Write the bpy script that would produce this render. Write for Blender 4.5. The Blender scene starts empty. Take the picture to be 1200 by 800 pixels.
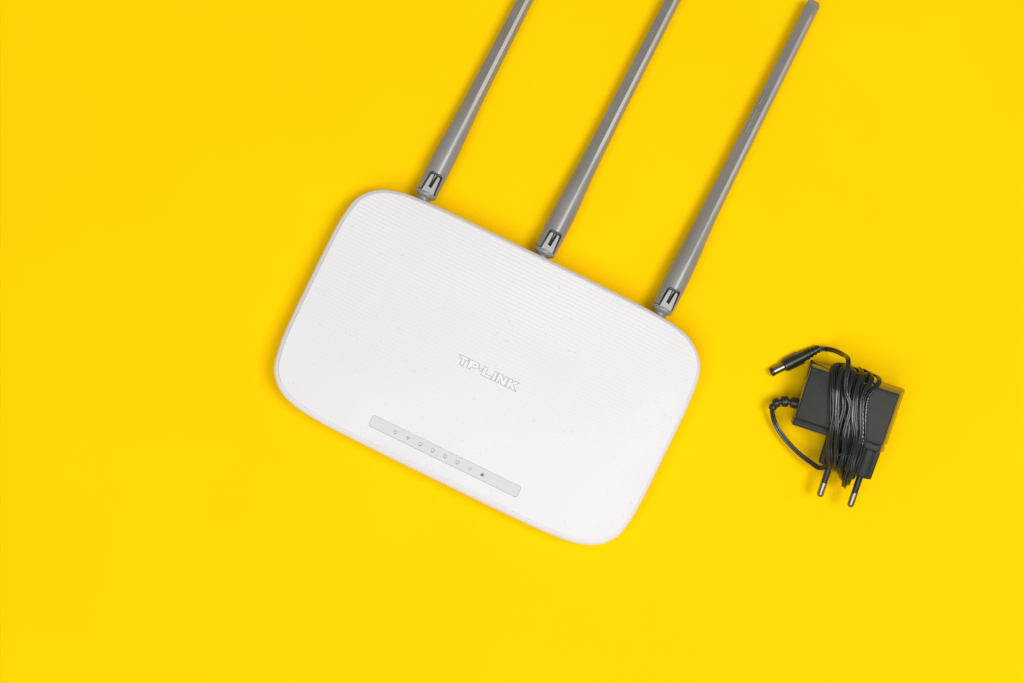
import bpy, bmesh, math, random
from mathutils import Vector, Matrix, noise
from mathutils.geometry import delaunay_2d_cdt

R = math.radians
MM = 0.001
scene = bpy.context.scene
C = scene.collection

# ------------------------------------------------------------------ camera
CAM_H = 848.0                    # mm above the table, looking straight down
FPX = 1200 * 50 / 36.0           # 50 mm lens, picture 1200 px wide
cam_d = bpy.data.cameras.new('camera')
cam_d.lens = 50; cam_d.sensor_width = 36; cam_d.clip_start = 0.05; cam_d.clip_end = 20
cam = bpy.data.objects.new('camera', cam_d)
cam.location = (0, 0, CAM_H * MM)
C.objects.link(cam); scene.camera = cam

# ------------------------------------------------------------------ light (studio lamps, no sun)
world = bpy.data.worlds.new('World'); scene.world = world; world.use_nodes = True
bg = world.node_tree.nodes['Background']
bg.inputs['Color'].default_value = (1, 1, 1, 1); bg.inputs['Strength'].default_value = 0.23

def area(name, loc, target, size, power, color=(1, 1, 1)):
    l = bpy.data.lights.new(name, 'AREA'); l.shape = 'SQUARE'; l.size = size
    l.energy = power; l.color = color
    o = bpy.data.objects.new(name, l); o.location = loc
    d = Vector(target) - Vector(loc)
    o.rotation_euler = d.to_track_quat('-Z', 'Y').to_euler()
    C.objects.link(o); return o
area('key_softbox', (1.00, -0.12, 2.20), (0.0, -0.02, 0), 0.85, 31.5, (1.0, 0.985, 0.97))
area('overhead_softbox', (-0.35, -0.55, 1.85), (-0.05, -0.05, 0), 1.4, 23.0, (1.0, 0.99, 0.985))

vs = scene.view_settings
scene.display_settings.display_device = 'sRGB'
vs.view_transform = 'Standard'; vs.look = 'None'; vs.exposure = 0.0; vs.gamma = 1.0
vs.use_curve_mapping = False

# ------------------------------------------------------------------ helpers
def P(px, py, z):                # pixel of the 1200x800 photograph at height z -> mm
    s = (CAM_H - z) / FPX
    return Vector(((px - 600) * s, (400 - py) * s, z))

def mesh_obj(name, verts, faces, mat, parent=None, smooth=None, inv=None, uvs=None):
    """one mesh object; verts in mm (parent's space, or world if inv is given)"""
    me = bpy.data.meshes.new(name)
    if inv is not None:
        verts = [inv @ Vector(v) for v in verts]
    me.from_pydata([Vector(v) * MM for v in verts], [], faces)
    bm = bmesh.new(); bm.from_mesh(me)
    bmesh.ops.recalc_face_normals(bm, faces=bm.faces)
    bm.to_mesh(me); bm.free()
    if smooth is not None:
        me.shade_smooth()
        me.set_sharp_from_angle(angle=R(smooth))
    me.materials.append(mat)
    o = bpy.data.objects.new(name, me); C.objects.link(o)
    if parent: o.parent = parent
    return o

def lathe(prof, n=32, M=None, cap=True):
    """prof: (y, r) along +Y"""
    V, F = [], []
    for y, r in prof:
        for k in range(n):
            a = 2 * math.pi * k / n
            V.append(Vector((r * math.cos(a), y, r * math.sin(a))))
    for i in range(len(prof) - 1):
        for k in range(n):
            a, b = i * n + k, i * n + (k + 1) % n
            F.append((a, b, b + n, a + n))
    if cap:
        F.append(tuple(range(n))[::-1]); F.append(tuple(range((len(prof) - 1) * n, len(prof) * n)))
    if M is not None: V = [M @ v for v in V]
    return V, F

def prism(poly, z0, z1, bev=0.0, ztop=None):
    """extrude a 2D outline (mm) with a small bevelled top"""
    n = len(poly); V = []; F = []
    inner = offset_poly(poly, -bev) if bev else poly
    f = (lambda x, y: 0.0) if ztop is None else ztop
    for (x, y) in poly: V.append((x, y, z0 + f(x, y)))
    for (x, y) in poly: V.append((x, y, z1 - bev + f(x, y)))
    for (x, y) in inner: V.append((x, y, z1 + f(x, y)))
    for r in range(2):
        for k in range(n):
            a, b = r * n + k, r * n + (k + 1) % n
            F.append((a, b, b + n, a + n))
    F.append(tuple(range(n))[::-1]); F.append(tuple(range(2 * n, 3 * n)))
    return V, F

def area2(p): return sum(p[i][0] * p[(i + 1) % len(p)][1] - p[(i + 1) % len(p)][0] * p[i][1] for i in range(len(p))) / 2
def offset_poly(p, d):
    """offset outwards by d (miter)"""
    if area2(p) < 0: return offset_poly(p[::-1], d)[::-1]
    out = []; n = len(p)
    for i in range(n):
        a, b, c = Vector(p[i - 1]), Vector(p[i]), Vector(p[(i + 1) % n])
        e1, e2 = (b - a).normalized(), (c - b).normalized()
        n1, n2 = Vector((e1.y, -e1.x)), Vector((e2.y, -e2.x))
        m = (n1 + n2); m = m.normalized() if m.length > 1e-6 else n1
        k = d / max(0.55, m.dot(n1))
        out.append((b.x + m.x * k, b.y + m.y * k))
    return out
def round_rect(x0, y0, x1, y1, r, n=5):
    out = []
    for cx, cy, a0 in ((x1 - r, y1 - r, 0), (x0 + r, y1 - r, 90), (x0 + r, y0 + r, 180), (x1 - r, y0 + r, 270)):
        for k in range(n + 1):
            a = R(a0 + 90 * k / n); out.append((cx + r * math.cos(a), cy + r * math.sin(a)))
    return out
def inside(poly, x, y):
    c = False; n = len(poly); j = n - 1
    for i in range(n):
        xi, yi = poly[i]; xj, yj = poly[j]
        if (yi > y) != (yj > y) and x < (xj - xi) * (y - yi) / (yj - yi) + xi: c = not c
        j = i
    return c
def catmull(pts, n, closed=False):
    out = []; L = len(pts)
    for i in range(L if closed else L - 1):
        if closed: p0, p1, p2, p3 = pts[i - 1], pts[i], pts[(i + 1) % L], pts[(i + 2) % L]
        else: p0, p1, p2, p3 = pts[max(i - 1, 0)], pts[i], pts[i + 1], pts[min(i + 2, L - 1)]
        # centripetal
        def tj(t, a, b): return t + max((b - a).length, 1e-6) ** 0.5
        t0 = 0.0; t1 = tj(t0, p0, p1) if (p1 - p0).length > 1e-6 else t0 + 0.5
        t2 = tj(t1, p1, p2); t3 = tj(t2, p2, p3) if (p3 - p2).length > 1e-6 else t2 + 0.5
        for k in range(n):
            t = t1 + (t2 - t1) * k / n
            A1 = p0 * ((t1 - t) / (t1 - t0)) + p1 * ((t - t0) / (t1 - t0))
            A2 = p1 * ((t2 - t) / (t2 - t1)) + p2 * ((t - t1) / (t2 - t1))
            A3 = p2 * ((t3 - t) / (t3 - t2)) + p3 * ((t - t2) / (t3 - t2))
            B1 = A1 * ((t2 - t) / (t2 - t0)) + A2 * ((t - t0) / (t2 - t0))
            B2 = A2 * ((t3 - t) / (t3 - t1)) + A3 * ((t - t1) / (t3 - t1))
            out.append(B1 * ((t2 - t) / (t2 - t1)) + B2 * ((t - t1) / (t2 - t1)))
    if not closed: out.append(pts[-1].copy())
    return out

def boolean_cut(o, cutter, smooth):
    m = o.modifiers.new('cut', 'BOOLEAN'); m.operation = 'DIFFERENCE'; m.solver = 'EXACT'; m.object = cutter
    bpy.context.view_layer.update()
    me = bpy.data.meshes.new_from_object(o.evaluated_get(bpy.context.evaluated_depsgraph_get()))
    o.modifiers.clear(); old = o.data; me.name = old.name; o.data = me
    bpy.data.meshes.remove(old)
    bpy.data.objects.remove(cutter)
    me.shade_smooth(); me.set_sharp_from_angle(angle=R(smooth))

# ------------------------------------------------------------------ materials
def new_mat(name, col, rough=0.5, spec=0.5, metal=0.0):
    m = bpy.data.materials.new(name); m.use_nodes = True
    b = m.node_tree.nodes['Principled BSDF']
    b.inputs['Base Color'].default_value = (*col, 1); b.inputs['Roughness'].default_value = rough
    b.inputs['Specular IOR Level'].default_value = spec; b.inputs['Metallic'].default_value = metal
    return m
def nd(m, t, **kw):
    n = m.node_tree.nodes.new(t)
    for k, v in kw.items(): setattr(n, k, v)
    return n
def lk(m, a, b): m.node_tree.links.new(a, b)
def math_node(m, op, a, b=None):
    n = nd(m, 'ShaderNodeMath', operation=op)
    for i, v in enumerate((a, b)):
        if v is None: continue
        if hasattr(v, 'is_linked'): lk(m, v, n.inputs[i])
        else: n.inputs[i].default_value = v
    return n.outputs[0]
def mottle(m, c1, c2, scale, lo=0.3, hi=0.7, detail=4):
    """gentle two-tone colour variation"""
    tc = nd(m, 'ShaderNodeTexCoord'); no = nd(m, 'ShaderNodeTexNoise')
    no.inputs['Scale'].default_value = scale; no.inputs['Detail'].default_value = detail
    lk(m, tc.outputs['Object'], no.inputs['Vector'])
    r = nd(m, 'ShaderNodeValToRGB'); r.color_ramp.elements[0].position = lo; r.color_ramp.elements[1].position = hi
    r.color_ramp.elements[0].color = (*c1, 1); r.color_ramp.elements[1].color = (*c2, 1)
    lk(m, no.outputs['Fac'], r.inputs['Fac'])
    lk(m, r.outputs['Color'], m.node_tree.nodes['Principled BSDF'].inputs['Base Color'])
    return tc, no
def grain(m, scale, dist, strength=1.0, tc=None):
    tc = tc or nd(m, 'ShaderNodeTexCoord'); no = nd(m, 'ShaderNodeTexNoise')
    no.inputs['Scale'].default_value = scale; no.inputs['Detail'].default_value = 2
    lk(m, tc.outputs['Object'], no.inputs['Vector'])
    bp = nd(m, 'ShaderNodeBump'); bp.inputs['Distance'].default_value = dist; bp.inputs['Strength'].default_value = strength
    lk(m, no.outputs['Fac'], bp.inputs['Height'])
    lk(m, bp.outputs['Normal'], m.node_tree.nodes['Principled BSDF'].inputs['Normal'])

m_paper = new_mat('yellow_paper', (0.96, 0.585, 0.0), 0.75, 0.04)
tc, _ = mottle(m_paper, (0.95, 0.578, 0.0), (0.97, 0.606, 0.0), 9.0)
grain(m_paper, 900, 0.00012, 0.5, tc)

m_white = new_mat('white_plastic', (0.73, 0.718, 0.725), 0.42, 0.4)
grain(m_white, 2500, 0.00003, 0.4)

# textured top cover: fine woven ripple along the long side
m_cover = new_mat('ribbed_white_plastic', (0.79, 0.78, 0.782), 0.5, 0.35)
tc, _ = mottle(m_cover, (0.675, 0.667, 0.671), (0.725, 0.717, 0.724), 16.0, 0.25, 0.75, 8)
sx = nd(m_cover, 'ShaderNodeSeparateXYZ'); lk(m_cover, tc.outputs['Object'], sx.inputs[0])
wob = nd(m_cover, 'ShaderNodeTexNoise'); wob.inputs['Scale'].default_value = 45; wob.inputs['Detail'].default_value = 2
lk(m_cover, tc.outputs['Object'], wob.inputs['Vector'])
wv = math_node(m_cover, 'MULTIPLY', wob.outputs['Fac'], 5.0)
rows = math_node(m_cover, 'SINE', math_node(m_cover, 'ADD', math_node(m_cover, 'MULTIPLY', sx.outputs['Y'], 2 * math.pi / 0.0023), wv))
dash = math_node(m_cover, 'SINE', math_node(m_cover, 'ADD', math_node(m_cover, 'MULTIPLY', sx.outputs['X'], 2 * math.pi / 0.0017), math_node(m_cover, 'MULTIPLY', wob.outputs['Fac'], 22.0)))
msk = nd(m_cover, 'ShaderNodeTexNoise'); msk.inputs['Scale'].default_value = 30; msk.inputs['Detail'].default_value = 6
lk(m_cover, tc.outputs['Object'], msk.inputs['Vector'])
amp = nd(m_cover, 'ShaderNodeMapRange'); amp.inputs['From Min'].default_value = 0.42; amp.inputs['From Max'].default_value = 0.66
amp.inputs['To Min'].default_value = 0.45; lk(m_cover, msk.outputs['Fac'], amp.inputs['Value'])
# the ripple runs out towards the front of the lid
fade = nd(m_cover, 'ShaderNodeMapRange'); fade.inputs['From Min'].default_value = -0.055; fade.inputs['From Max'].default_value = 0.015
fade.inputs['To Min'].default_value = 0.3; lk(m_cover, sx.outputs['Y'], fade.inputs['Value'])
hgt = math_node(m_cover, 'ADD', math_node(m_cover, 'MULTIPLY', rows, 1.15), math_node(m_cover, 'MULTIPLY', dash, 0.34))
hgt = math_node(m_cover, 'MULTIPLY', math_node(m_cover, 'MULTIPLY', hgt, amp.outputs[0]), fade.outputs[0])
fine = nd(m_cover, 'ShaderNodeTexNoise'); fine.inputs['Scale'].default_value = 620; fine.inputs['Detail'].default_value = 3
lk(m_cover, tc.outputs['Object'], fine.inputs['Vector'])
hgt = math_node(m_cover, 'ADD', hgt, math_node(m_cover, 'MULTIPLY', fine.outputs['Fac'], 1.6))
bp = nd(m_cover, 'ShaderNodeBump'); bp.inputs['Distance'].default_value = 0.000062; bp.inputs['Strength'].default_value = 1.0
lk(m_cover, hgt, bp.inputs['Height'])
lk(m_cover, bp.outputs['Normal'], m_cover.node_tree.nodes['Principled BSDF'].inputs['Normal'])

spk = nd(m_cover, 'ShaderNodeTexNoise'); spk.inputs['Scale'].default_value = 420; spk.inputs['Detail'].default_value = 1
lk(m_cover, tc.outputs['Object'], spk.inputs['Vector'])
spr = nd(m_cover, 'ShaderNodeMapRange'); spr.inputs['From Min'].default_value = 0.70; spr.inputs['From Max'].default_value = 0.78
spr.inputs['To Max'].default_value = 0.16; lk(m_cover, spk.outputs['Fac'], spr.inputs['Value'])
mx = nd(m_cover, 'ShaderNodeMix', data_type='RGBA'); lk(m_cover, spr.outputs[0], mx.inputs['Factor'])
bs = m_cover.node_tree.nodes['Principled BSDF']
lk(m_cover, bs.inputs['Base Color'].links[0].from_socket, mx.inputs['A']); mx.inputs['B'].default_value = (0.38, 0.36, 0.33, 1)
lk(m_cover, mx.outputs['Result'], bs.inputs['Base Color'])

m_panel = new_mat('panel_grey', (0.59, 0.570, 0.579), 0.4, 0.4)
grain(m_panel, 1500, 0.00003, 0.4)
m_ink = new_mat('icon_print', (0.33, 0.325, 0.33), 0.6, 0.3)
m_inkdark = new_mat('icon_print_dark', (0.15, 0.15, 0.155), 0.6, 0.3)
m_inkpale = new_mat('icon_print_pale', (0.36, 0.355, 0.36), 0.6, 0.3)

m_grey = new_mat('grey_plastic', (0.25, 0.245, 0.235), 0.31, 0.65)
tc, _ = mottle(m_grey, (0.215, 0.210, 0.200), (0.25, 0.244, 0.233), 60)
grain(m_grey, 1800, 0.00004, 0.5, tc)
m_hinge = new_mat('grey_plastic_hinge', (0.36, 0.36, 0.355), 0.4, 0.5)
grain(m_hinge, 1800, 0.00003, 0.4)
m_pit = new_mat('dark_plastic', (0.03, 0.035, 0.04), 0.6, 0.3)

m_black = new_mat('black_plastic', (0.024, 0.026, 0.020), 0.52, 0.3)
tc, _ = mottle(m_black, (0.014, 0.016, 0.012), (0.022, 0.024, 0.018), 120)
grain(m_black, 2600, 0.00006, 0.6, tc)
m_side = new_mat('black_polished_plastic', (0.03, 0.031, 0.028), 0.14, 0.9)
m_side.node_tree.nodes['Principled BSDF'].inputs['IOR'].default_value = 1.85
grain(m_side, 700, 0.00004, 0.4)
m_gloss = new_mat('black_smooth_plastic', (0.014, 0.015, 0.014), 0.36, 0.45)
grain(m_gloss, 1500, 0.00003, 0.4)
m_cable = new_mat('black_cable', (0.011, 0.012, 0.011), 0.24, 0.7)
m_print = new_mat('white_print', (0.4, 0.4, 0.39), 0.6, 0.3)
m_metal = new_mat('nickel', (0.28, 0.255, 0.215), 0.33, 0.5, 1.0)
grain(m_metal, 900, 0.00004, 0.4)

# ------------------------------------------------------------------ table sheet
n = 12; S = 900.0
V = [(-S + 2 * S * i / n, -S + 2 * S * j / n, 0) for j in range(n + 1) for i in range(n + 1)]
F = [(j * (n + 1) + i, j * (n + 1) + i + 1, (j + 1) * (n + 1) + i + 1, (j + 1) * (n + 1) + i) for j in range(n) for i in range(n)]
tab = mesh_obj('table_surface', V, F, m_paper)
tab['kind'] = 'structure'; tab['label'] = 'flat sheet of bright yellow paper covering the table'

# ------------------------------------------------------------------ router
router = bpy.data.objects.new('wifi_router', None); C.objects.link(router)
router.empty_display_size = 0.05
c = P(570.9, 430.2, 15)
router.location = (c.x * MM, c.y * MM, 0); router.rotation_euler = (0, 0, R(-26.0))
router['label'] = 'white wifi router with three grey antennas lying on the yellow sheet'
router['category'] = 'router'

q = [(231, 0), (231, 35), (230.5, 65), (228.5, 90), (223.5, 111), (214, 124.5), (201, 134), (182, 140.5), (150, 144.3), (95, 145.7), (0, 146)]
q = [Vector((a / 2, b / 2 * 0.988)) for a, b in q]
ctrl = q + [Vector((-p.x, p.y)) for p in q[-2::-1]]
ctrl += [Vector((p.x, -p.y)) for p in ctrl[-2:0:-1]]
outline = [tuple(p) for p in catmull(ctrl, 5, True)]
NO = len(outline)

def dome(x, y):
    rho = ((abs(x) / 113.2) ** 4 + (abs(y) / 70.7) ** 4) ** 0.25
    return 22.4 + 2.3 * (1 - rho ** 3.2)

# lower shell with rounded side and rim
prof = [(1.6, 13), (2.0, 10.5), (3.2, 7.5), (6, 4.0), (9.5, 1.4), (12.5, 0.25), (15, 0.0), (17.6, 0.0), (18.5, 0.12), (19.3, 0.42), (19.95, 0.95), (20.45, 1.6), (20.85, 2.25), (20.98, 2.6), (20.95, 2.85), (20.5, 2.92)]
V, F = [], []
for i, (z, ins) in enumerate(prof):
    ring = offset_poly(outline, -ins) if ins else outline
    if i > 6: ring = [(x + 0.10 * ins, y + 0.27 * ins) for x, y in ring]
    for k, (x, y) in enumerate(ring):
        zz = z
        if z >= 17.5: zz = z + (dome(*ring[k]) - 22.0) * (z - 16.6) / 4.5
        V.append((x, y, zz))
for i in range(len(prof) - 1):
    for k in range(NO):
        a, b = i * NO + k, i * NO + (k + 1) % NO
        F.append((a, b, b + NO, a + NO))
F.append(tuple(range(NO))[::-1])
shell = mesh_obj('lower_shell', V, F, m_white, router, 50)
for sx_, sy_ in ((1, 1), (-1, 1), (-1, -1), (1, -1)):
    V, F = lathe([(0, 5.2), (0.4, 5.6), (1.7, 5.6)], 20, Matrix.Translation((sx_ * 82, sy_ * 45, 0)) @ Matrix.Rotation(R(90), 4, 'X'))
    mesh_obj('rubber_foot', V, F, m_pit, router, 40)

DEP = 0.9
# --- lettering outlines (mm, baseline origin)
s = 5.3
letters = {
 'T': [(-0.5, 0), (1.35, 0), (1.35, 3.95), (3.05, 3.95), (3.05, s), (-2.9, s), (-1.9, 3.95), (-0.5, 3.95)],
 'P': [(4.2, 0), (6.05, 0), (6.05, 1.75), (8.9, 1.75), (9.9, 2.1), (10.45, 2.85), (10.5, 4.1), (10.0, 4.85), (8.9, s), (4.2, s)],
 'hyphen': [(11.4, 2.15), (13.0, 2.15), (13.0, 3.1), (11.4, 3.1)],
 'L': [(13.9, 0), (19.9, 0), (19.9, 1.35), (15.75, 1.35), (15.75, s), (13.9, s)],
 'I': [(20.75, 0), (22.55, 0), (22.55, s), (20.75, s)],
 'N': [(23.5, 0), (25.2, 0), (25.2, 3.05), (27.6, 0), (29.6, 0), (29.6, s), (27.9, s), (27.9, 2.35), (25.6, s), (23.5, s)],
 'K': [(30.6, 0), (32.4, 0), (32.4, 1.85), (34.5, 0), (36.9, 0), (34.0, 2.75), (36.7, s), (34.4, s), (32.4, 3.35), (32.4, s), (30.6, s)],
}
hole = [(6.05, 2.95), (8.3, 2.95), (8.75, 3.25), (8.75, 3.85), (8.3, 4.15), (6.05, 4.15)]
lx, ly = -14.6, -4.8
def place(p): return [(a * 0.955 + lx, b * 0.955 + ly) for a, b in p]
letters = {k: place(v) for k, v in letters.items()}; hole = place(hole)
grooves = [offset_poly(p, 0.38) for p in letters.values()]
panel = round_rect(-47.3, -60.0, 48.3, -53.2, 1.3)
pocket = offset_poly(panel, 0.12)

# --- top cover: triangulated sheet with sunk pockets for the panel and the lettering
edge = [(x + 0.30, y + 0.80) for x, y in offset_poly(outline, -2.98)]
pts, edges = [], []
def add_loop(p):
    i0 = len(pts); m_ = len(p)
    pts.extend(Vector(v) for v in p); edges.extend((i0 + k, i0 + (k + 1) % m_) for k in range(m_))
add_loop(edge); add_loop(pocket)
for g in grooves: add_loop(g)
inn = [offset_poly(edge, -d) for d in (0.35, 0.8, 1.6, 3.0)]
for p in inn: pts.extend(Vector(v) for v in p)
core = inn[-1]
for i in range(-29, 30):
    for j in range(-19, 20):
        x, y = i * 4.0 + (2 if j % 2 else 0), j * 3.8
        if inside(core, x, y): pts.append(Vector((x, y)))
cv, ce, cf, *_ = delaunay_2d_cdt(pts, edges, [], 0, 1e-5)
def low(x, y): return inside(pocket, x, y) or any(inside(g, x, y) for g in grooves)
V, F, idx = [], [], {}
def vid(i, lvl):
    if (i, lvl) not in idx:
        x, y = cv[i]; idx[(i, lvl)] = len(V)
        V.append((x, y, dome(x, y) - (DEP if lvl else 0)))
    return idx[(i, lvl)]
em = {}
for f in cf:
    cx = sum(cv[i].x for i in f) / 3; cy = sum(cv[i].y for i in f) / 3
    if not inside(edge, cx, cy): continue
    lv = 1 if low(cx, cy) else 0
    F.append(tuple(vid(i, lv) for i in f))
    for k in range(3):
        a, b = f[k], f[(k + 1) % 3]
        em.setdefault((min(a, b), max(a, b)), []).append(lv)
for (a, b), l in em.items():
    if len(l) == 2 and l[0] != l[1]:
        base = len(V)
        for i in (a, b):
            x, y = cv[i]; V.append((x, y, dome(x, y)))
        for i in (b, a):
            x, y = cv[i]; V.append((x, y, dome(x, y) - DEP))
        F.append((base, base + 1, base + 2, base + 3))
# lid edge: short rounded drop
b0 = len(V)
lip = [(0.0, 0.0), (-0.22, 0.10), (-0.36, 0.32), (-0.40, 1.4)]
for ins, dz in lip:
    ring = offset_poly(edge, -ins) if ins else edge
    for x, y in ring: V.append((x, y, dome(x, y) - dz))
for i in range(len(lip) - 1):
    for k in range(NO):
        a, b = b0 + i * NO + k, b0 + i * NO + (k + 1) % NO
        F.append((a, b, b + NO, a + NO))
me = bpy.data.meshes.new('top_cover'); me.from_pydata([Vector(v) * MM for v in V], [], F)
bm = bmesh.new(); bm.from_mesh(me)
# weld the lip to the sheet only along the outer border
bmesh.ops.remove_doubles(bm, verts=[v for v in bm.verts if not inside(offset_poly(edge, -0.2), v.co.x / MM, v.co.y / MM)], dist=2e-6)
bmesh.ops.recalc_face_normals(bm, faces=bm.faces)
for f in bm.faces:
    if f.normal.z < -0.3: f.normal_flip()
bm.to_mesh(me); bm.free()
me.shade_smooth(); me.set_sharp_from_angle(angle=R(55)); me.materials.append(m_cover)
cover = bpy.data.objects.new('top_cover', me); C.objects.link(cover); cover.parent = router

for name, p in letters.items():
    V, F = prism(p, -DEP, 0.06, 0.12, dome)
    if name == 'P':        # letter with its counter: triangulate with the hole
        pv, pe = [], []
        for loop in (offset_poly(p, -0.12), hole):
            i0 = len(pv); pv += [Vector(v) for v in loop]; pe += [(i0 + k, i0 + (k + 1) % len(loop)) for k in range(len(loop))]
        tv, _, tf, *_ = delaunay_2d_cdt(pv, pe, [], 0, 1e-6)
        F = F[:-2]; base = len(V)
        V += [(v.x, v.y, dome(v.x, v.y) + 0.06) for v in tv]
        for f in tf:
            cx = sum(tv[i].x for i in f) / 3; cy = sum(tv[i].y for i in f) / 3
            if inside(p, cx, cy) and not inside(hole, cx, cy): F.append(tuple(base + i for i in f))
        base = len(V); m_ = len(hole)
        V += [(x, y, dome(x, y) + 0.06) for x, y in hole] + [(x, y, dome(x, y) - DEP) for x, y in hole]
        F += [(base + k, base + (k + 1) % m_, base + m_ + (k + 1) % m_, base + m_ + k) for k in range(m_)]
    o = mesh_obj('logo_hyphen' if name == 'hyphen' else 'logo_letter', V, F, m_white, cover, 30)

# LED strip
V, F = prism(panel, -DEP + 0.01, -0.28, 0.08, dome)
led = mesh_obj('indicator_panel', V, F, m_panel, router, 30)
def flat_ring(cx, cy, ro, ri, square=0.0, a0=0, a1=360, n=24):
    V, F = [], []
    closed = (a1 - a0) >= 360
    m_ = n if closed else n + 1
    for rr in (ri, ro):
        for k in range(m_):
            a = R(a0 + (a1 - a0) * k / n)
            ca, sa = math.cos(a), math.sin(a)
            e = 2.0 / (2 + square)
            x = math.copysign(abs(ca) ** e, ca) * rr; y = math.copysign(abs(sa) ** e, sa) * rr
            V.append((cx + x, cy + y))
    for k in range(n):
        b = (k + 1) % m_
        F.append((k, b, m_ + b, m_ + k))
    return V, F
def icon(polys, mat):
    V, F = [], []
    for v, f in polys:
        b = len(V); V += [(x, y, dome(x, y) - 0.262) for x, y in v]; F += [tuple(b + i for i in t) for t in f]
    mesh_obj('indicator_icon', V, F, mat, led)
def rect(x0, y0, x1, y1): return [(x0, y0), (x1, y0), (x1, y1), (x0, y1)], [(0, 1, 2, 3)]
iy = -56.7
for k in range(8):
    ix = -31.3 + 8.0 * k
    if k == 0: icon([flat_ring(ix, iy, 1.05, 0.68, 0, 120, 420), rect(ix - 0.17, iy + 0.3, ix + 0.17, iy + 1.25)], m_ink)
    elif k == 1: icon([flat_ring(ix, iy - 0.75, 1.75, 1.4, 0, 45, 135), flat_ring(ix, iy - 0.75, 1.15, 0.8, 0, 45, 135), flat_ring(ix, iy - 0.65, 0.45, 0.02)], m_ink)
    elif k == 6: icon([flat_ring(ix, iy, 0.95, 0.68, 0), rect(ix - 0.15, iy - 1.15, ix + 0.15, iy - 0.8)], m_inkpale)
    elif k == 7: icon([rect(ix - 0.9, iy - 0.95, ix + 0.9, iy + 0.25), flat_ring(ix, iy + 0.25, 0.75, 0.42, 0, 0, 180)], m_inkdark)
    else:
        icon([flat_ring(ix, iy + 0.1, 1.02, 0.70, 1.2), rect(ix - 0.55, iy - 1.22, ix + 0.55, iy - 0.98)], m_ink)

# --- antennas
AZ = 11.5
wid = [(78.3, 12.7), (80, 13.3), (92, 14.0), (106, 13.7), (122, 12.3), (141, 10.6), (167, 9.5), (202, 8.9), (235, 8.5), (270, 8.2)]
def lin(t, x):
    for (a, va), (b, vb) in zip(t, t[1:]):
        if x <= b: return va + (vb - va) * max(0, (x - a)) / (b - a)
    return t[-1][1]
def smooth_lin(x): return (lin(wid, x - 6) + lin(wid, x - 3) + lin(wid, x) + lin(wid, x + 3) + lin(wid, x + 6)) / 5
tri = [(-0.02, 0.435), (0.20, 0.42), (0.5, -0.10), (0.40, -0.40), (-0.40, -0.40), (-0.5, -0.10)]
def poly_r(th):
    d = Vector((math.cos(th), math.sin(th))); best = 9
    for i in range(6):
        a, b = Vector(tri[i]), Vector(tri[(i + 1) % 6]); e = b - a
        den = d.x * e.y - d.y * e.x
        if abs(den) < 1e-9: continue
        t = (a.x * e.y - a.y * e.x) / den; u_ = (a.x * d.y - a.y * d.x) / den
        if t > 0 and -1e-6 <= u_ <= 1 + 1e-6: best = min(best, t)
    return best
NA = 90; ROLL = R(-9)
YT = 278.8
ys = [78.3, 78.8, 80, 84, 90, 96, 102, 108] + [112 + 5 * k for k in range(30)] + [YT - 4]
def section(y, cut=False):
    w = smooth_lin(min(max(y, 79), 270)); t = min(1, max(0, (y - 96) / 62.0)); t = t * t * (3 - 2 * t)
    if y < 78.6: w *= 0.965
    out = []
    for k in range(NA):
        th = 2 * math.pi * k / NA
        r = w * ((1 - t) * 0.5 + t * poly_r(th))
        x0, z0 = r * math.cos(th), r * math.sin(th)
        a = ROLL
        x, z = x0 * math.cos(a) - z0 * math.sin(a), x0 * math.sin(a) + z0 * math.cos(a)
        out.append((x, y, z))
    return out
def antenna_mesh():
    V, F = [], []
    rings = [section(y) for y in ys]
    last = section(YT)
    # the tip is cut off at a slant, facing up and outwards
    nx, nz = math.sin(-ROLL), math.cos(-ROLL)
    tip = [(x, YT - 2.0 - 1.05 * (x * nx + z * nz), z) for x, y, z in last]
    rings[-1] = [(x, min(YT - 11, YT - 11), z) for x, y, z in section(YT - 11)]
    rings.append([(x, y - 0.35, z) for x, y, z in tip])
    rings.append([(x * 0.93, y + 0.05, z * 0.93) for x, y, z in tip])
    for r in rings: V += r
    for i in range(len(rings) - 1):
        for k in range(NA):
            a, b = i * NA + k, i * NA + (k + 1) % NA
            F.append((a, b, b + NA, a + NA))
    F.append(tuple(range(NA))[::-1]); F.append(tuple(range((len(rings) - 1) * NA, len(rings) * NA)))
    return V, F
ys = [y for y in ys if y < YT - 12] + [YT - 11]
def arch(w0, w1, y0, y1, r, cx):
    """outline of the hinge opening: straight sides, rounded far end"""
    return [(cx - w0, y0), (cx + w0, y0), (cx + w1, y1 - r), (cx + w1 - 0.3 * r, y1 - 0.3 * r), (cx + w1 - r, y1),
            (cx - w1 + r, y1), (cx - w1 + 0.3 * r, y1 - 0.3 * r), (cx - w1, y1 - r)]
WX = 0.9
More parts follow.
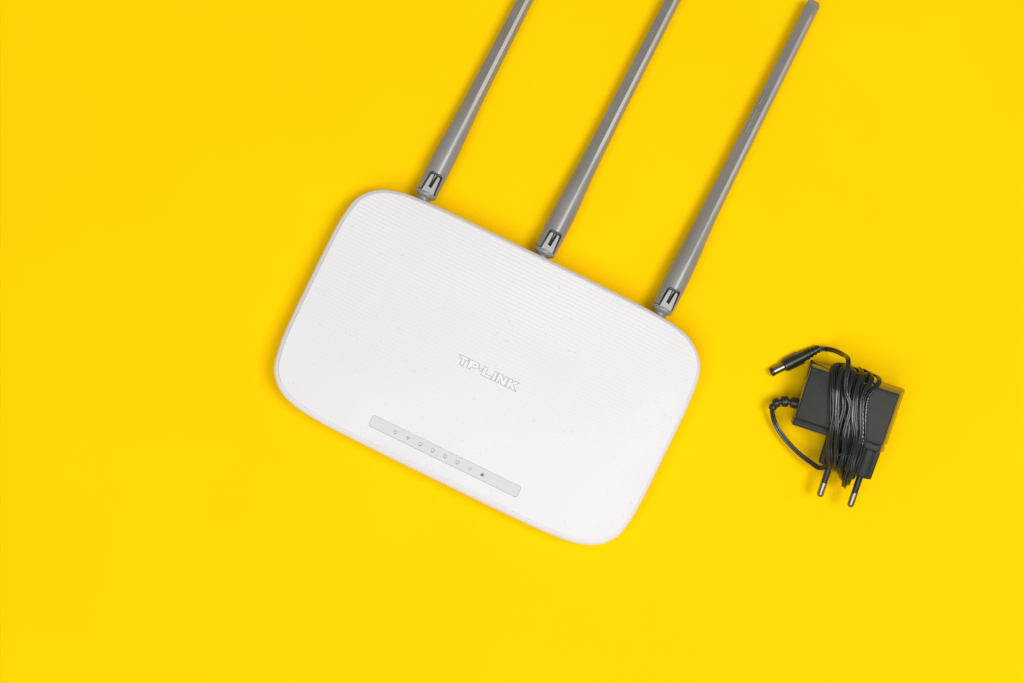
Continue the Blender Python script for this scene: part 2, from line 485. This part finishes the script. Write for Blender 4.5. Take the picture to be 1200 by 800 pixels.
for n_, ax in enumerate((-77.0, 0.6, 77.6)):
    T = Matrix.Translation((ax, 74.5, AZ)) @ Matrix.Rotation(R((-1.15, -1.1, -0.5)[n_]), 4, 'Z') @ Matrix.Translation((0, -75.9, 0))
    V, F = antenna_mesh()
    ant = mesh_obj('antenna', [T @ Vector(v) for v in V], F, m_grey, router, 55)
    cV, cF = prism(arch(4.8, 4.1, 74, 90.3, 1.3, WX), 1.2, 9.0)
    cut = mesh_obj('cutter', [T @ Vector(v) for v in cV], cF, m_pit, router)
    boolean_cut(ant, cut, 35)
    ant.data.materials.append(m_pit)
    # hinge block in the fork, with its wedge slot
    def tongue_z(x, y): return math.sqrt(max(0.1, 5.85 ** 2 - x * x)) - 5.85
    tp = arch(3.75, 2.95, 77.5, 88.8, 1.0, WX)
    V, F = prism(tp, 1.0, 6.0, 0.25)
    ton = mesh_obj('hinge_block', [T @ Vector(v) for v in V], F, m_hinge, ant, 35)
    for poly_ in ([(WX - 1.3, 81.3), (WX + 0.9, 80.7), (WX + 1.6, 89.2), (WX + 0.3, 89.2)], [(WX - 1.05, 82.4), (WX - 0.75, 82.0), (WX - 0.3, 89.2), (WX - 1.1, 89.2)]):
        if not poly_: continue
        cV, cF = prism(poly_, 0.6, 9.0)
        cut = mesh_obj('cutter', [T @ Vector(v) for v in cV], cF, m_pit, router)
        boolean_cut(ton, cut, 35)
    fl = [(WX - 3.9, 77.8), (WX + 3.9, 77.8), (WX + 3.7, 89.6), (WX - 3.7, 89.6)]
    V, F = prism(fl, 1.25, 2.3)
    mesh_obj('hinge_recess', [T @ Vector(v) for v in V], F, m_pit, ant)
    V, F = lathe([(74.6, 4.3), (75.0, 5.0), (75.7, 6.1), (76.3, 6.55), (77.4, 6.6), (77.9, 6.35), (78.05, 5.6)], 40, T)
    mesh_obj('hinge_collar', V, F, m_grey, ant, 40)
    V, F = lathe([(67, 4.3), (72.6, 4.3), (73.2, 4.15), (73.9, 4.05), (74.7, 4.2)], 36, T)
    mesh_obj('hinge_neck', V, F, m_grey, ant, 40)
    if n_ == 2:      # tiny raised moulding marks on the left flank
        random.seed(5); V, F = [], []
        for k in range(16):
            y = 192 + k * 1.5
            if k in (4, 5, 10, 11): continue
            w = smooth_lin(y); a = R(166)
            r = w * poly_r(a) ; a2 = a + ROLL
            x, z = r * math.cos(a2), r * math.sin(a2)
            h_ = random.uniform(0.2, 0.45)
            b = len(V)
            for dx, dy, dz in ((-.2, 0, -h_), (-.2, .9, -h_), (-.12, .9, h_), (-.12, 0, h_), (.5, 0, -h_), (.5, .9, -h_), (.7, .9, h_), (.7, 0, h_)):
                V.append(T @ Vector((x + dx - 0.12, y + dy, z + dz)))
            F += [tuple(b + i for i in t) for t in ((0, 1, 2, 3), (4, 5, 6, 7), (0, 1, 5, 4), (2, 3, 7, 6), (1, 2, 6, 5), (0, 3, 7, 4))]
        mesh_obj('moulded_mark', V, F, m_grey, ant)

# ------------------------------------------------------------------ power adapter
adapter = bpy.data.objects.new('power_adapter', None); C.objects.link(adapter)
adapter.empty_display_size = 0.03
adapter['label'] = 'black mains power adapter wrapped in its own cord on the yellow sheet'
adapter['category'] = 'power adapter'
ROT = Matrix.Rotation(R(-18.2), 4, 'Z') @ Matrix.Rotation(R(-11), 4, 'Y') @ Matrix.Rotation(R(5), 4, 'X')
BX, BY = 25.8, 35.6
ZF, ZP, ZB = 11.0, -4.0, -11.0         # upper face, parting plane, back
anchor = P(990.6, 479.8, 28)               # centre of the upper face
AM = Matrix.Translation(anchor) @ ROT @ Matrix.Translation((0, -BY / 2, -ZF))
AI = AM.inverted()
adapter.matrix_world = Matrix.Translation(AM.translation * MM) @ ROT
bpy.context.view_layer.update()

def rr_loft(rows, name, mat, parent, smooth=40, n=5):
    """rows: (x0,y0,x1,y1,r,z)"""
    V, F = [], []
    for (x0, y0, x1, y1, r, z) in rows:
        V += [(x, y, z) for x, y in round_rect(x0, y0, x1, y1, r, n)]
    m_ = 4 * (n + 1)
    for i in range(len(rows) - 1):
        for k in range(m_):
            a, b = i * m_ + k, i * m_ + (k + 1) % m_
            F.append((a, b, b + m_, a + m_))
    F.append(tuple(range(m_))[::-1]); F.append(tuple(range((len(rows) - 1) * m_, len(rows) * m_)))
    return mesh_obj(name, V, F, mat, parent, smooth)
YS = 4.6     # seam between the rear case and the front cap
# rear case: upper half tapered, lower half tapered back
rr_loft([(-BX - 1.0, YS, BX + 1.5, BY + 1.5, 1.6, ZB), (-BX - 1.4, YS, BX + 2.6, BY + 3.0, 1.5, ZB + 1.0), (-BX - 1.6, YS, BX + 3.4, BY + 3.6, 1.3, ZP),
         (-BX - 1.2, YS, BX + 2.1, BY + 2.35, 1.3, ZP + 6), (-BX - 0.35, YS, BX + 0.5, BY + 0.6, 1.2, ZF - 1.0), (-BX + 0.2, YS + 0.2, BX - 0.1, BY - 0.1, 1.4, ZF - 0.25), (-BX + 0.9, YS + 0.8, BX - 0.8, BY - 0.9, 1.2, ZF)],
        'rear_case', m_black, adapter, 34).data.materials.append(m_side)
rr_loft([(-BX - 0.2, 1.0, BX + 1.0, YS - 0.25, 1.2, ZB), (-BX - 1.2, 0.3, BX + 2.8, YS - 0.25, 1.2, ZB + 1.5), (-BX - 1.4, 0, BX + 3.0, YS - 0.25, 1.2, ZP),
         (-BX - 0.5, 0, BX + 0.2, YS - 0.25, 1.0, ZF - 1.9), (-BX, 0.3, BX - 0.4, YS - 0.3, 0.9, ZF - 1.15), (-BX + 0.7, 0.9, BX - 1.1, YS - 0.7, 0.7, ZF - 0.85)],
        'front_cap', m_black, adapter, 34).data.materials.append(m_side)
rr_loft([(-BX + 1, YS - 1.0, BX - 1, YS + 1.0, 0.4, ZB + 1), (-BX + 0.3, YS - 1.0, BX - 0.2, YS + 1.0, 0.4, ZF - 1.8)], 'seam', m_pit, adapter)

for o in adapter.children:
    if len(o.data.materials) > 1:
        for p in o.data.polygons:
            if p.normal.z < 0.75: p.material_index = 1
# plug neck: flat plate with a rounded rib over each pin
PX0, PXC = (2.0, 20.3), 10.8
rows = []
for y, g in ((0.6, 0), (-15.9, 0.35), (-16.7, 0.7)):
    rows.append((y, g))
V, F = [], []
for y, g in rows:
    for x, z in round_rect(PXC - 16 + g, -6 + g, PXC + 16 - g, 4.2 - g, 1.2 - 0.3 * g, 4): V.append((x, y, z))
m_ = 20
for i in range(len(rows) - 1):
    for k in range(m_):
        a, b = i * m_ + k, i * m_ + (k + 1) % m_
        F.append((a, b, b + m_, a + m_))
F.append(tuple(range(m_))[::-1]); F.append(tuple(range(2 * m_, 3 * m_)))
neck = mesh_obj('plug_neck', V, F, m_black, adapter, 40)
for px_ in PX0:
    V, F = lathe([(-17.1, 4.7), (-16.7, 5.4), (-15.9, 5.7), (0.4, 5.9)], 32, Matrix.Translation((px_, 0, -0.2)))
    mesh_obj('pin_rib', V, F, m_black, neck, 40)
    V, F = lathe([(-15, 1.95), (-27.0, 1.8), (-27.3, 1.7)][::-1], 24, Matrix.Translation((px_, 0, 0)))
    pin = mesh_obj('plug_pin', V, F, m_gloss, adapter, 40)
    prof_ = [(-27.0, 1.6), (-27.3, 2.0), (-34.2, 2.0)] + [(-34.2 - 2.0 * math.sin(R(a)), 2.0 * math.cos(R(a))) for a in (15, 30, 45, 60, 75, 87)]
    V, F = lathe(prof_[::-1], 24, Matrix.Translation((px_, 0, 0)))
    mesh_obj('pin_tip', V, F, m_metal, pin, 40)

# strain relief boot on the left flank: stacked ribs that bend downwards
boot_w = [P(937, 472.5, 12.5), P(929, 471, 12.0), P(921, 469.8, 11.5), P(913, 470.3, 11), P(907, 473.5, 10), P(905, 479, 9)]
boot = catmull(boot_w, 6)
def tube(path, rad, n=16, caps=True):
    V, F = [], []
    for i, p in enumerate(path):
        t = (path[min(i + 1, len(path) - 1)] - path[max(i - 1, 0)]).normalized()
        u_ = t.cross(Vector((0, 0, 1))).normalized(); w_ = u_.cross(t)
        r = rad(i / (len(path) - 1)) if callable(rad) else rad
        for k in range(n):
            a = 2 * math.pi * k / n
            V.append(p + u_ * (r * math.cos(a)) + w_ * (r * math.sin(a)))
    for i in range(len(path) - 1):
        for k in range(n):
            a, b = i * n + k, i * n + (k + 1) % n
            F.append((a, b, b + n, a + n))
    if caps: F.append(tuple(range(n))[::-1]); F.append(tuple(range((len(path) - 1) * n, len(path) * n)))
    return V, F
V, F = tube(boot, lambda t: 1.9 - 0.5 * t)
bo = mesh_obj('strain_relief', V, F, m_gloss, adapter, 50, AI)
NB = len(boot) - 1
for f0, f1, r in ((0.0, 0.26, 3.3), (0.34, 0.54, 3.2), (0.61, 0.78, 2.95), (0.84, 0.98, 2.4)):
    sub = [boot[int(round(NB * (f0 + (f1 - f0) * k / 5)))] for k in range(6)]
    uq = []
    for p in sub:
        if not uq or (p - uq[-1]).length > 0.05: uq.append(p)
    V, F = tube(uq, lambda t: r * (0.86 + 0.14 * min(1, 6 * min(t, 1 - t))))
    mesh_obj('relief_rib', V, F, m_gloss, bo, 50, AI)

# --- cord: one twin-core flex from the boot, wound round the case, out to the barrel plug
random.seed(23)
loc = []                       # control points in adapter space (mm)
RC = 0.74
loc += [AI @ p for p in (P(905, 477, 9.2), P(905.3, 484, 8), P(909, 497, 6.5), P(918, 511, 6.5), P(934, 528.5, 8), P(950, 541, 11), P(961, 547.5, 14))]
def L(a, b, t): return a + (b - a) * t
order = [0.45, 0.16, 0.62, 0.00, 0.30, 0.80, 1.02, 0.50, 0.08, 0.90, 0.22, 0.72, 0.46]
layer = [0, 0, 0, 0, 1, 0, 0, 1, 1, 1, 2, 2, 2]
NT = len(order); turn_start = []
for i in range(NT):
    tt = order[i]; ly_ = layer[i] * 1.5; j = lambda a: random.uniform(-a, a)
    lo_j = {5: 9.0, 9: 7.5, 7: 5.0}.get(i, random.uniform(0.5, 3.2))
    hi_j = random.uniform(0.5, 3.0) + ly_ * 0.6; kick = {6: 5.5, 9: 3.0}.get(i, 0)
    if i > 0:
        loc.append(Vector((L(4.2, 16.6, tt) + j(.6), -4, -ZF - 1.0 - ly_ * 0.5 - 0.8)))
        loc.append(Vector((L(4.2, 16.6, tt) + j(.6), -13, -8.6 - ly_)))
        loc.append(Vector((L(4.4, 16.2, tt) + j(.8), -17.0 - lo_j, -2 + j(1.5))))
        loc.append(Vector((L(1.0, 15.6, tt) + j(.8), -14.5 - lo_j * 0.45, 5.4 + ly_ * 0.8)))
    else:
        loc.append(Vector((4.5, -11.0, 7.4)))
    turn_start.append(len(loc))
    loc.append(Vector((L(-2.6, 15.6, tt) + j(.8), -4.5, 8.8 + ly_ + 0.8 * random.random())))
    loc.append(Vector((L(-5.0, 14.2, tt) + j(1.0), 6.0, ZF + 1.9 + ly_)))
    loc.append(Vector((L(-7.6, 10.4, tt) + j(1.1), 18.0 + j(4), ZF + 1.9 + ly_ + 1.6 * random.random())))
    loc.append(Vector((L(-12.0, 8.4, tt) + j(1.0), 29.0, ZF + 1.9 + ly_)))
    if i == NT - 1:
        break
    tn = order[i + 1]
    loc.append(Vector((L(-14.6, 9.2, tt) + j(.8) + kick * 0.7, BY + 2.6 + hi_j * 0.6, ZF - 2.6 + ly_ * 0.4)))
    loc.append(Vector((L(-14.8, 9.6, (tt * 2 + tn) / 3) + j(.8) + kick, BY + 5.4 + hi_j * 0.5, 0)))
    loc.append(Vector((L(-13.0, 9.0, (tt + tn) / 2), BY + 3.2, -ZF - 1.0 - layer[i] * 0.6)))
    loc.append(Vector((L(-3.0, 12.0, (tt + tn * 2) / 3), 15, -ZF - 1.6 - layer[i] * 0.9)))
loc += [AI @ p for p in (P(994, 421.5, 29), P(987, 414.3, 17), P(977, 409.8, 10), P(968, 408.2, 6), P(959, 408.2, 4.4))]

path = catmull(loc, 12)
def turn_of(i): return sum(1 for t in turn_start if t * 12 <= i) - 1
# twin-core ribbon sweep
V, F = [], []; NS = 18
prof2 = []
for k in range(11):
    a = R(28 + 30.4 * k); prof2.append((-RC * 0.96 + RC * math.cos(a), RC * math.sin(a)))
for k in range(11):
    a = R(-152 + 30.4 * k); prof2.append((RC * 0.96 + RC * math.cos(a), RC * math.sin(a)))
NS = len(prof2)
prev = None
axis_c = Vector((5, 12, 0))
NPth = len(path)
side_dirs = []
for i, p in enumerate(path):
    t = (path[min(i + 1, NPth - 1)] - path[max(i - 1, 0)]).normalized()
    out = Vector((0, p.y - 10, p.z * 1.6)); 
    if i < 80 or i > NPth - 60: out = AI.to_3x3() @ Vector((0, 0, 1))
    sd = t.cross(out)
    if sd.length < 1e-4: sd = prev or Vector((1, 0, 0))
    sd.normalize()
    if prev is not None and sd.dot(prev) < 0: sd = -sd
    if prev is not None: sd = (prev * 0.7 + sd * 0.3).normalized()
    prev = sd
    tw = 1.35 * noise.noise(Vector((i * 0.018, 3.1, 0.7))) * (1 if 80 < i < NPth - 60 else 0.5)
    sd2 = (Matrix.Rotation(tw, 3, t) @ sd); sd2 = (sd2 - t * sd2.dot(t)).normalized()
    up = t.cross(sd2)
    side_dirs.append((sd2, up, t))
    for a, b in prof2: V.append(p + sd2 * a + up * b)
for i in range(NPth - 1):
    for k in range(NS):
        a, b = i * NS + k, i * NS + (k + 1) % NS
        F.append((a, b, b + NS, a + NS))
F.append(tuple(range(NS))[::-1]); F.append(tuple(range((NPth - 1) * NS, NPth * NS)))
cord = mesh_obj('cord', V, F, m_cable, adapter, 60)
cord.data.materials.append(m_print)
up_l = AI.to_3x3() @ Vector((0, 0, 1))
for ct in (9, 6):
    best_i = [i for i in range(NPth) if turn_of(i) == ct and path[i].z > ZF and 2 < path[i].y < 30]
    for i in best_i:
        if i % 2 or random.random() < 0.3: continue
        cand = max(range(NS), key=lambda k: cord.data.polygons[i * NS + k].normal.dot(up_l) + 0)
        cord.data.polygons[i * NS + cand].material_index = 1
cord['label'] = 'thin black twin-core cord wound around the case'

# --- barrel plug lying on the sheet
A, B = P(903.3, 436.0, 3.75), P(960.5, 407.2, 3.6)
d = (B - A).normalized(); xx = d.cross(Vector((0, 0, 1))).normalized(); zz = xx.cross(d)
DM = Matrix(((xx.x, d.x, zz.x, A.x), (xx.y, d.y, zz.y, A.y), (xx.z, d.z, zz.z, A.z), (0, 0, 0, 1)))
Ln = (B - A).length
V, F = lathe([(8.6, 2.6), (8.6, 3.3), (9.0, 3.65), (14.0, 3.7), (18, 3.45), (22.5, 3.05), (25.5, 2.6), (28.5, 2.25), (Ln, 1.9)], 36, DM)
plug = mesh_obj('barrel_plug', V, F, m_gloss, adapter, 40, AI)
V, F = lathe([(1.8, 2.3), (1.85, 2.5), (8.9, 2.5)], 32, DM)
mesh_obj('barrel', V, F, m_metal, plug, 40, AI)
V, F = lathe([(2.2, 1.15), (0.3, 1.15), (0.0, 1.35), (0.0, 2.35), (0.25, 2.6), (1.8, 2.6), (2.0, 2.3)], 32, DM, cap=False)
mesh_obj('barrel_insulator', V, F, m_gloss, plug, 40, AI)
V, F = lathe([(0.5, 0.0), (0.6, 0.45), (2.4, 0.6)], 16, DM, cap=False)
mesh_obj('centre_contact', V, F, m_metal, plug, 40, AI)
for k, y in enumerate((23.2, 25.6, 28.0, 30.3)):
    r0 = 3.35 - 0.28 * k
    V, F = lathe([(y, r0 - 0.6), (y + 0.15, r0 - 0.05), (y + 0.5, r0), (y + 1.2, r0 - 0.08), (y + 1.4, r0 - 0.6)], 30, DM)
    mesh_obj('plug_rib', V, F, m_gloss, plug, 40, AI)
# grip fins and a raised pad along the plug
for sgn in (1, -1):
    V, F = prism([(-0.9, 10.0), (0.9, 10.0), (0.7, 20.5), (-0.7, 20.5)], 2.5, 3.98, 0.25)
    V = [DM @ (Matrix.Rotation(R(90 * sgn), 4, 'Y') @ Vector(v)) for v in V]
    mesh_obj('plug_grip', V, F, m_gloss, plug, 40, AI)
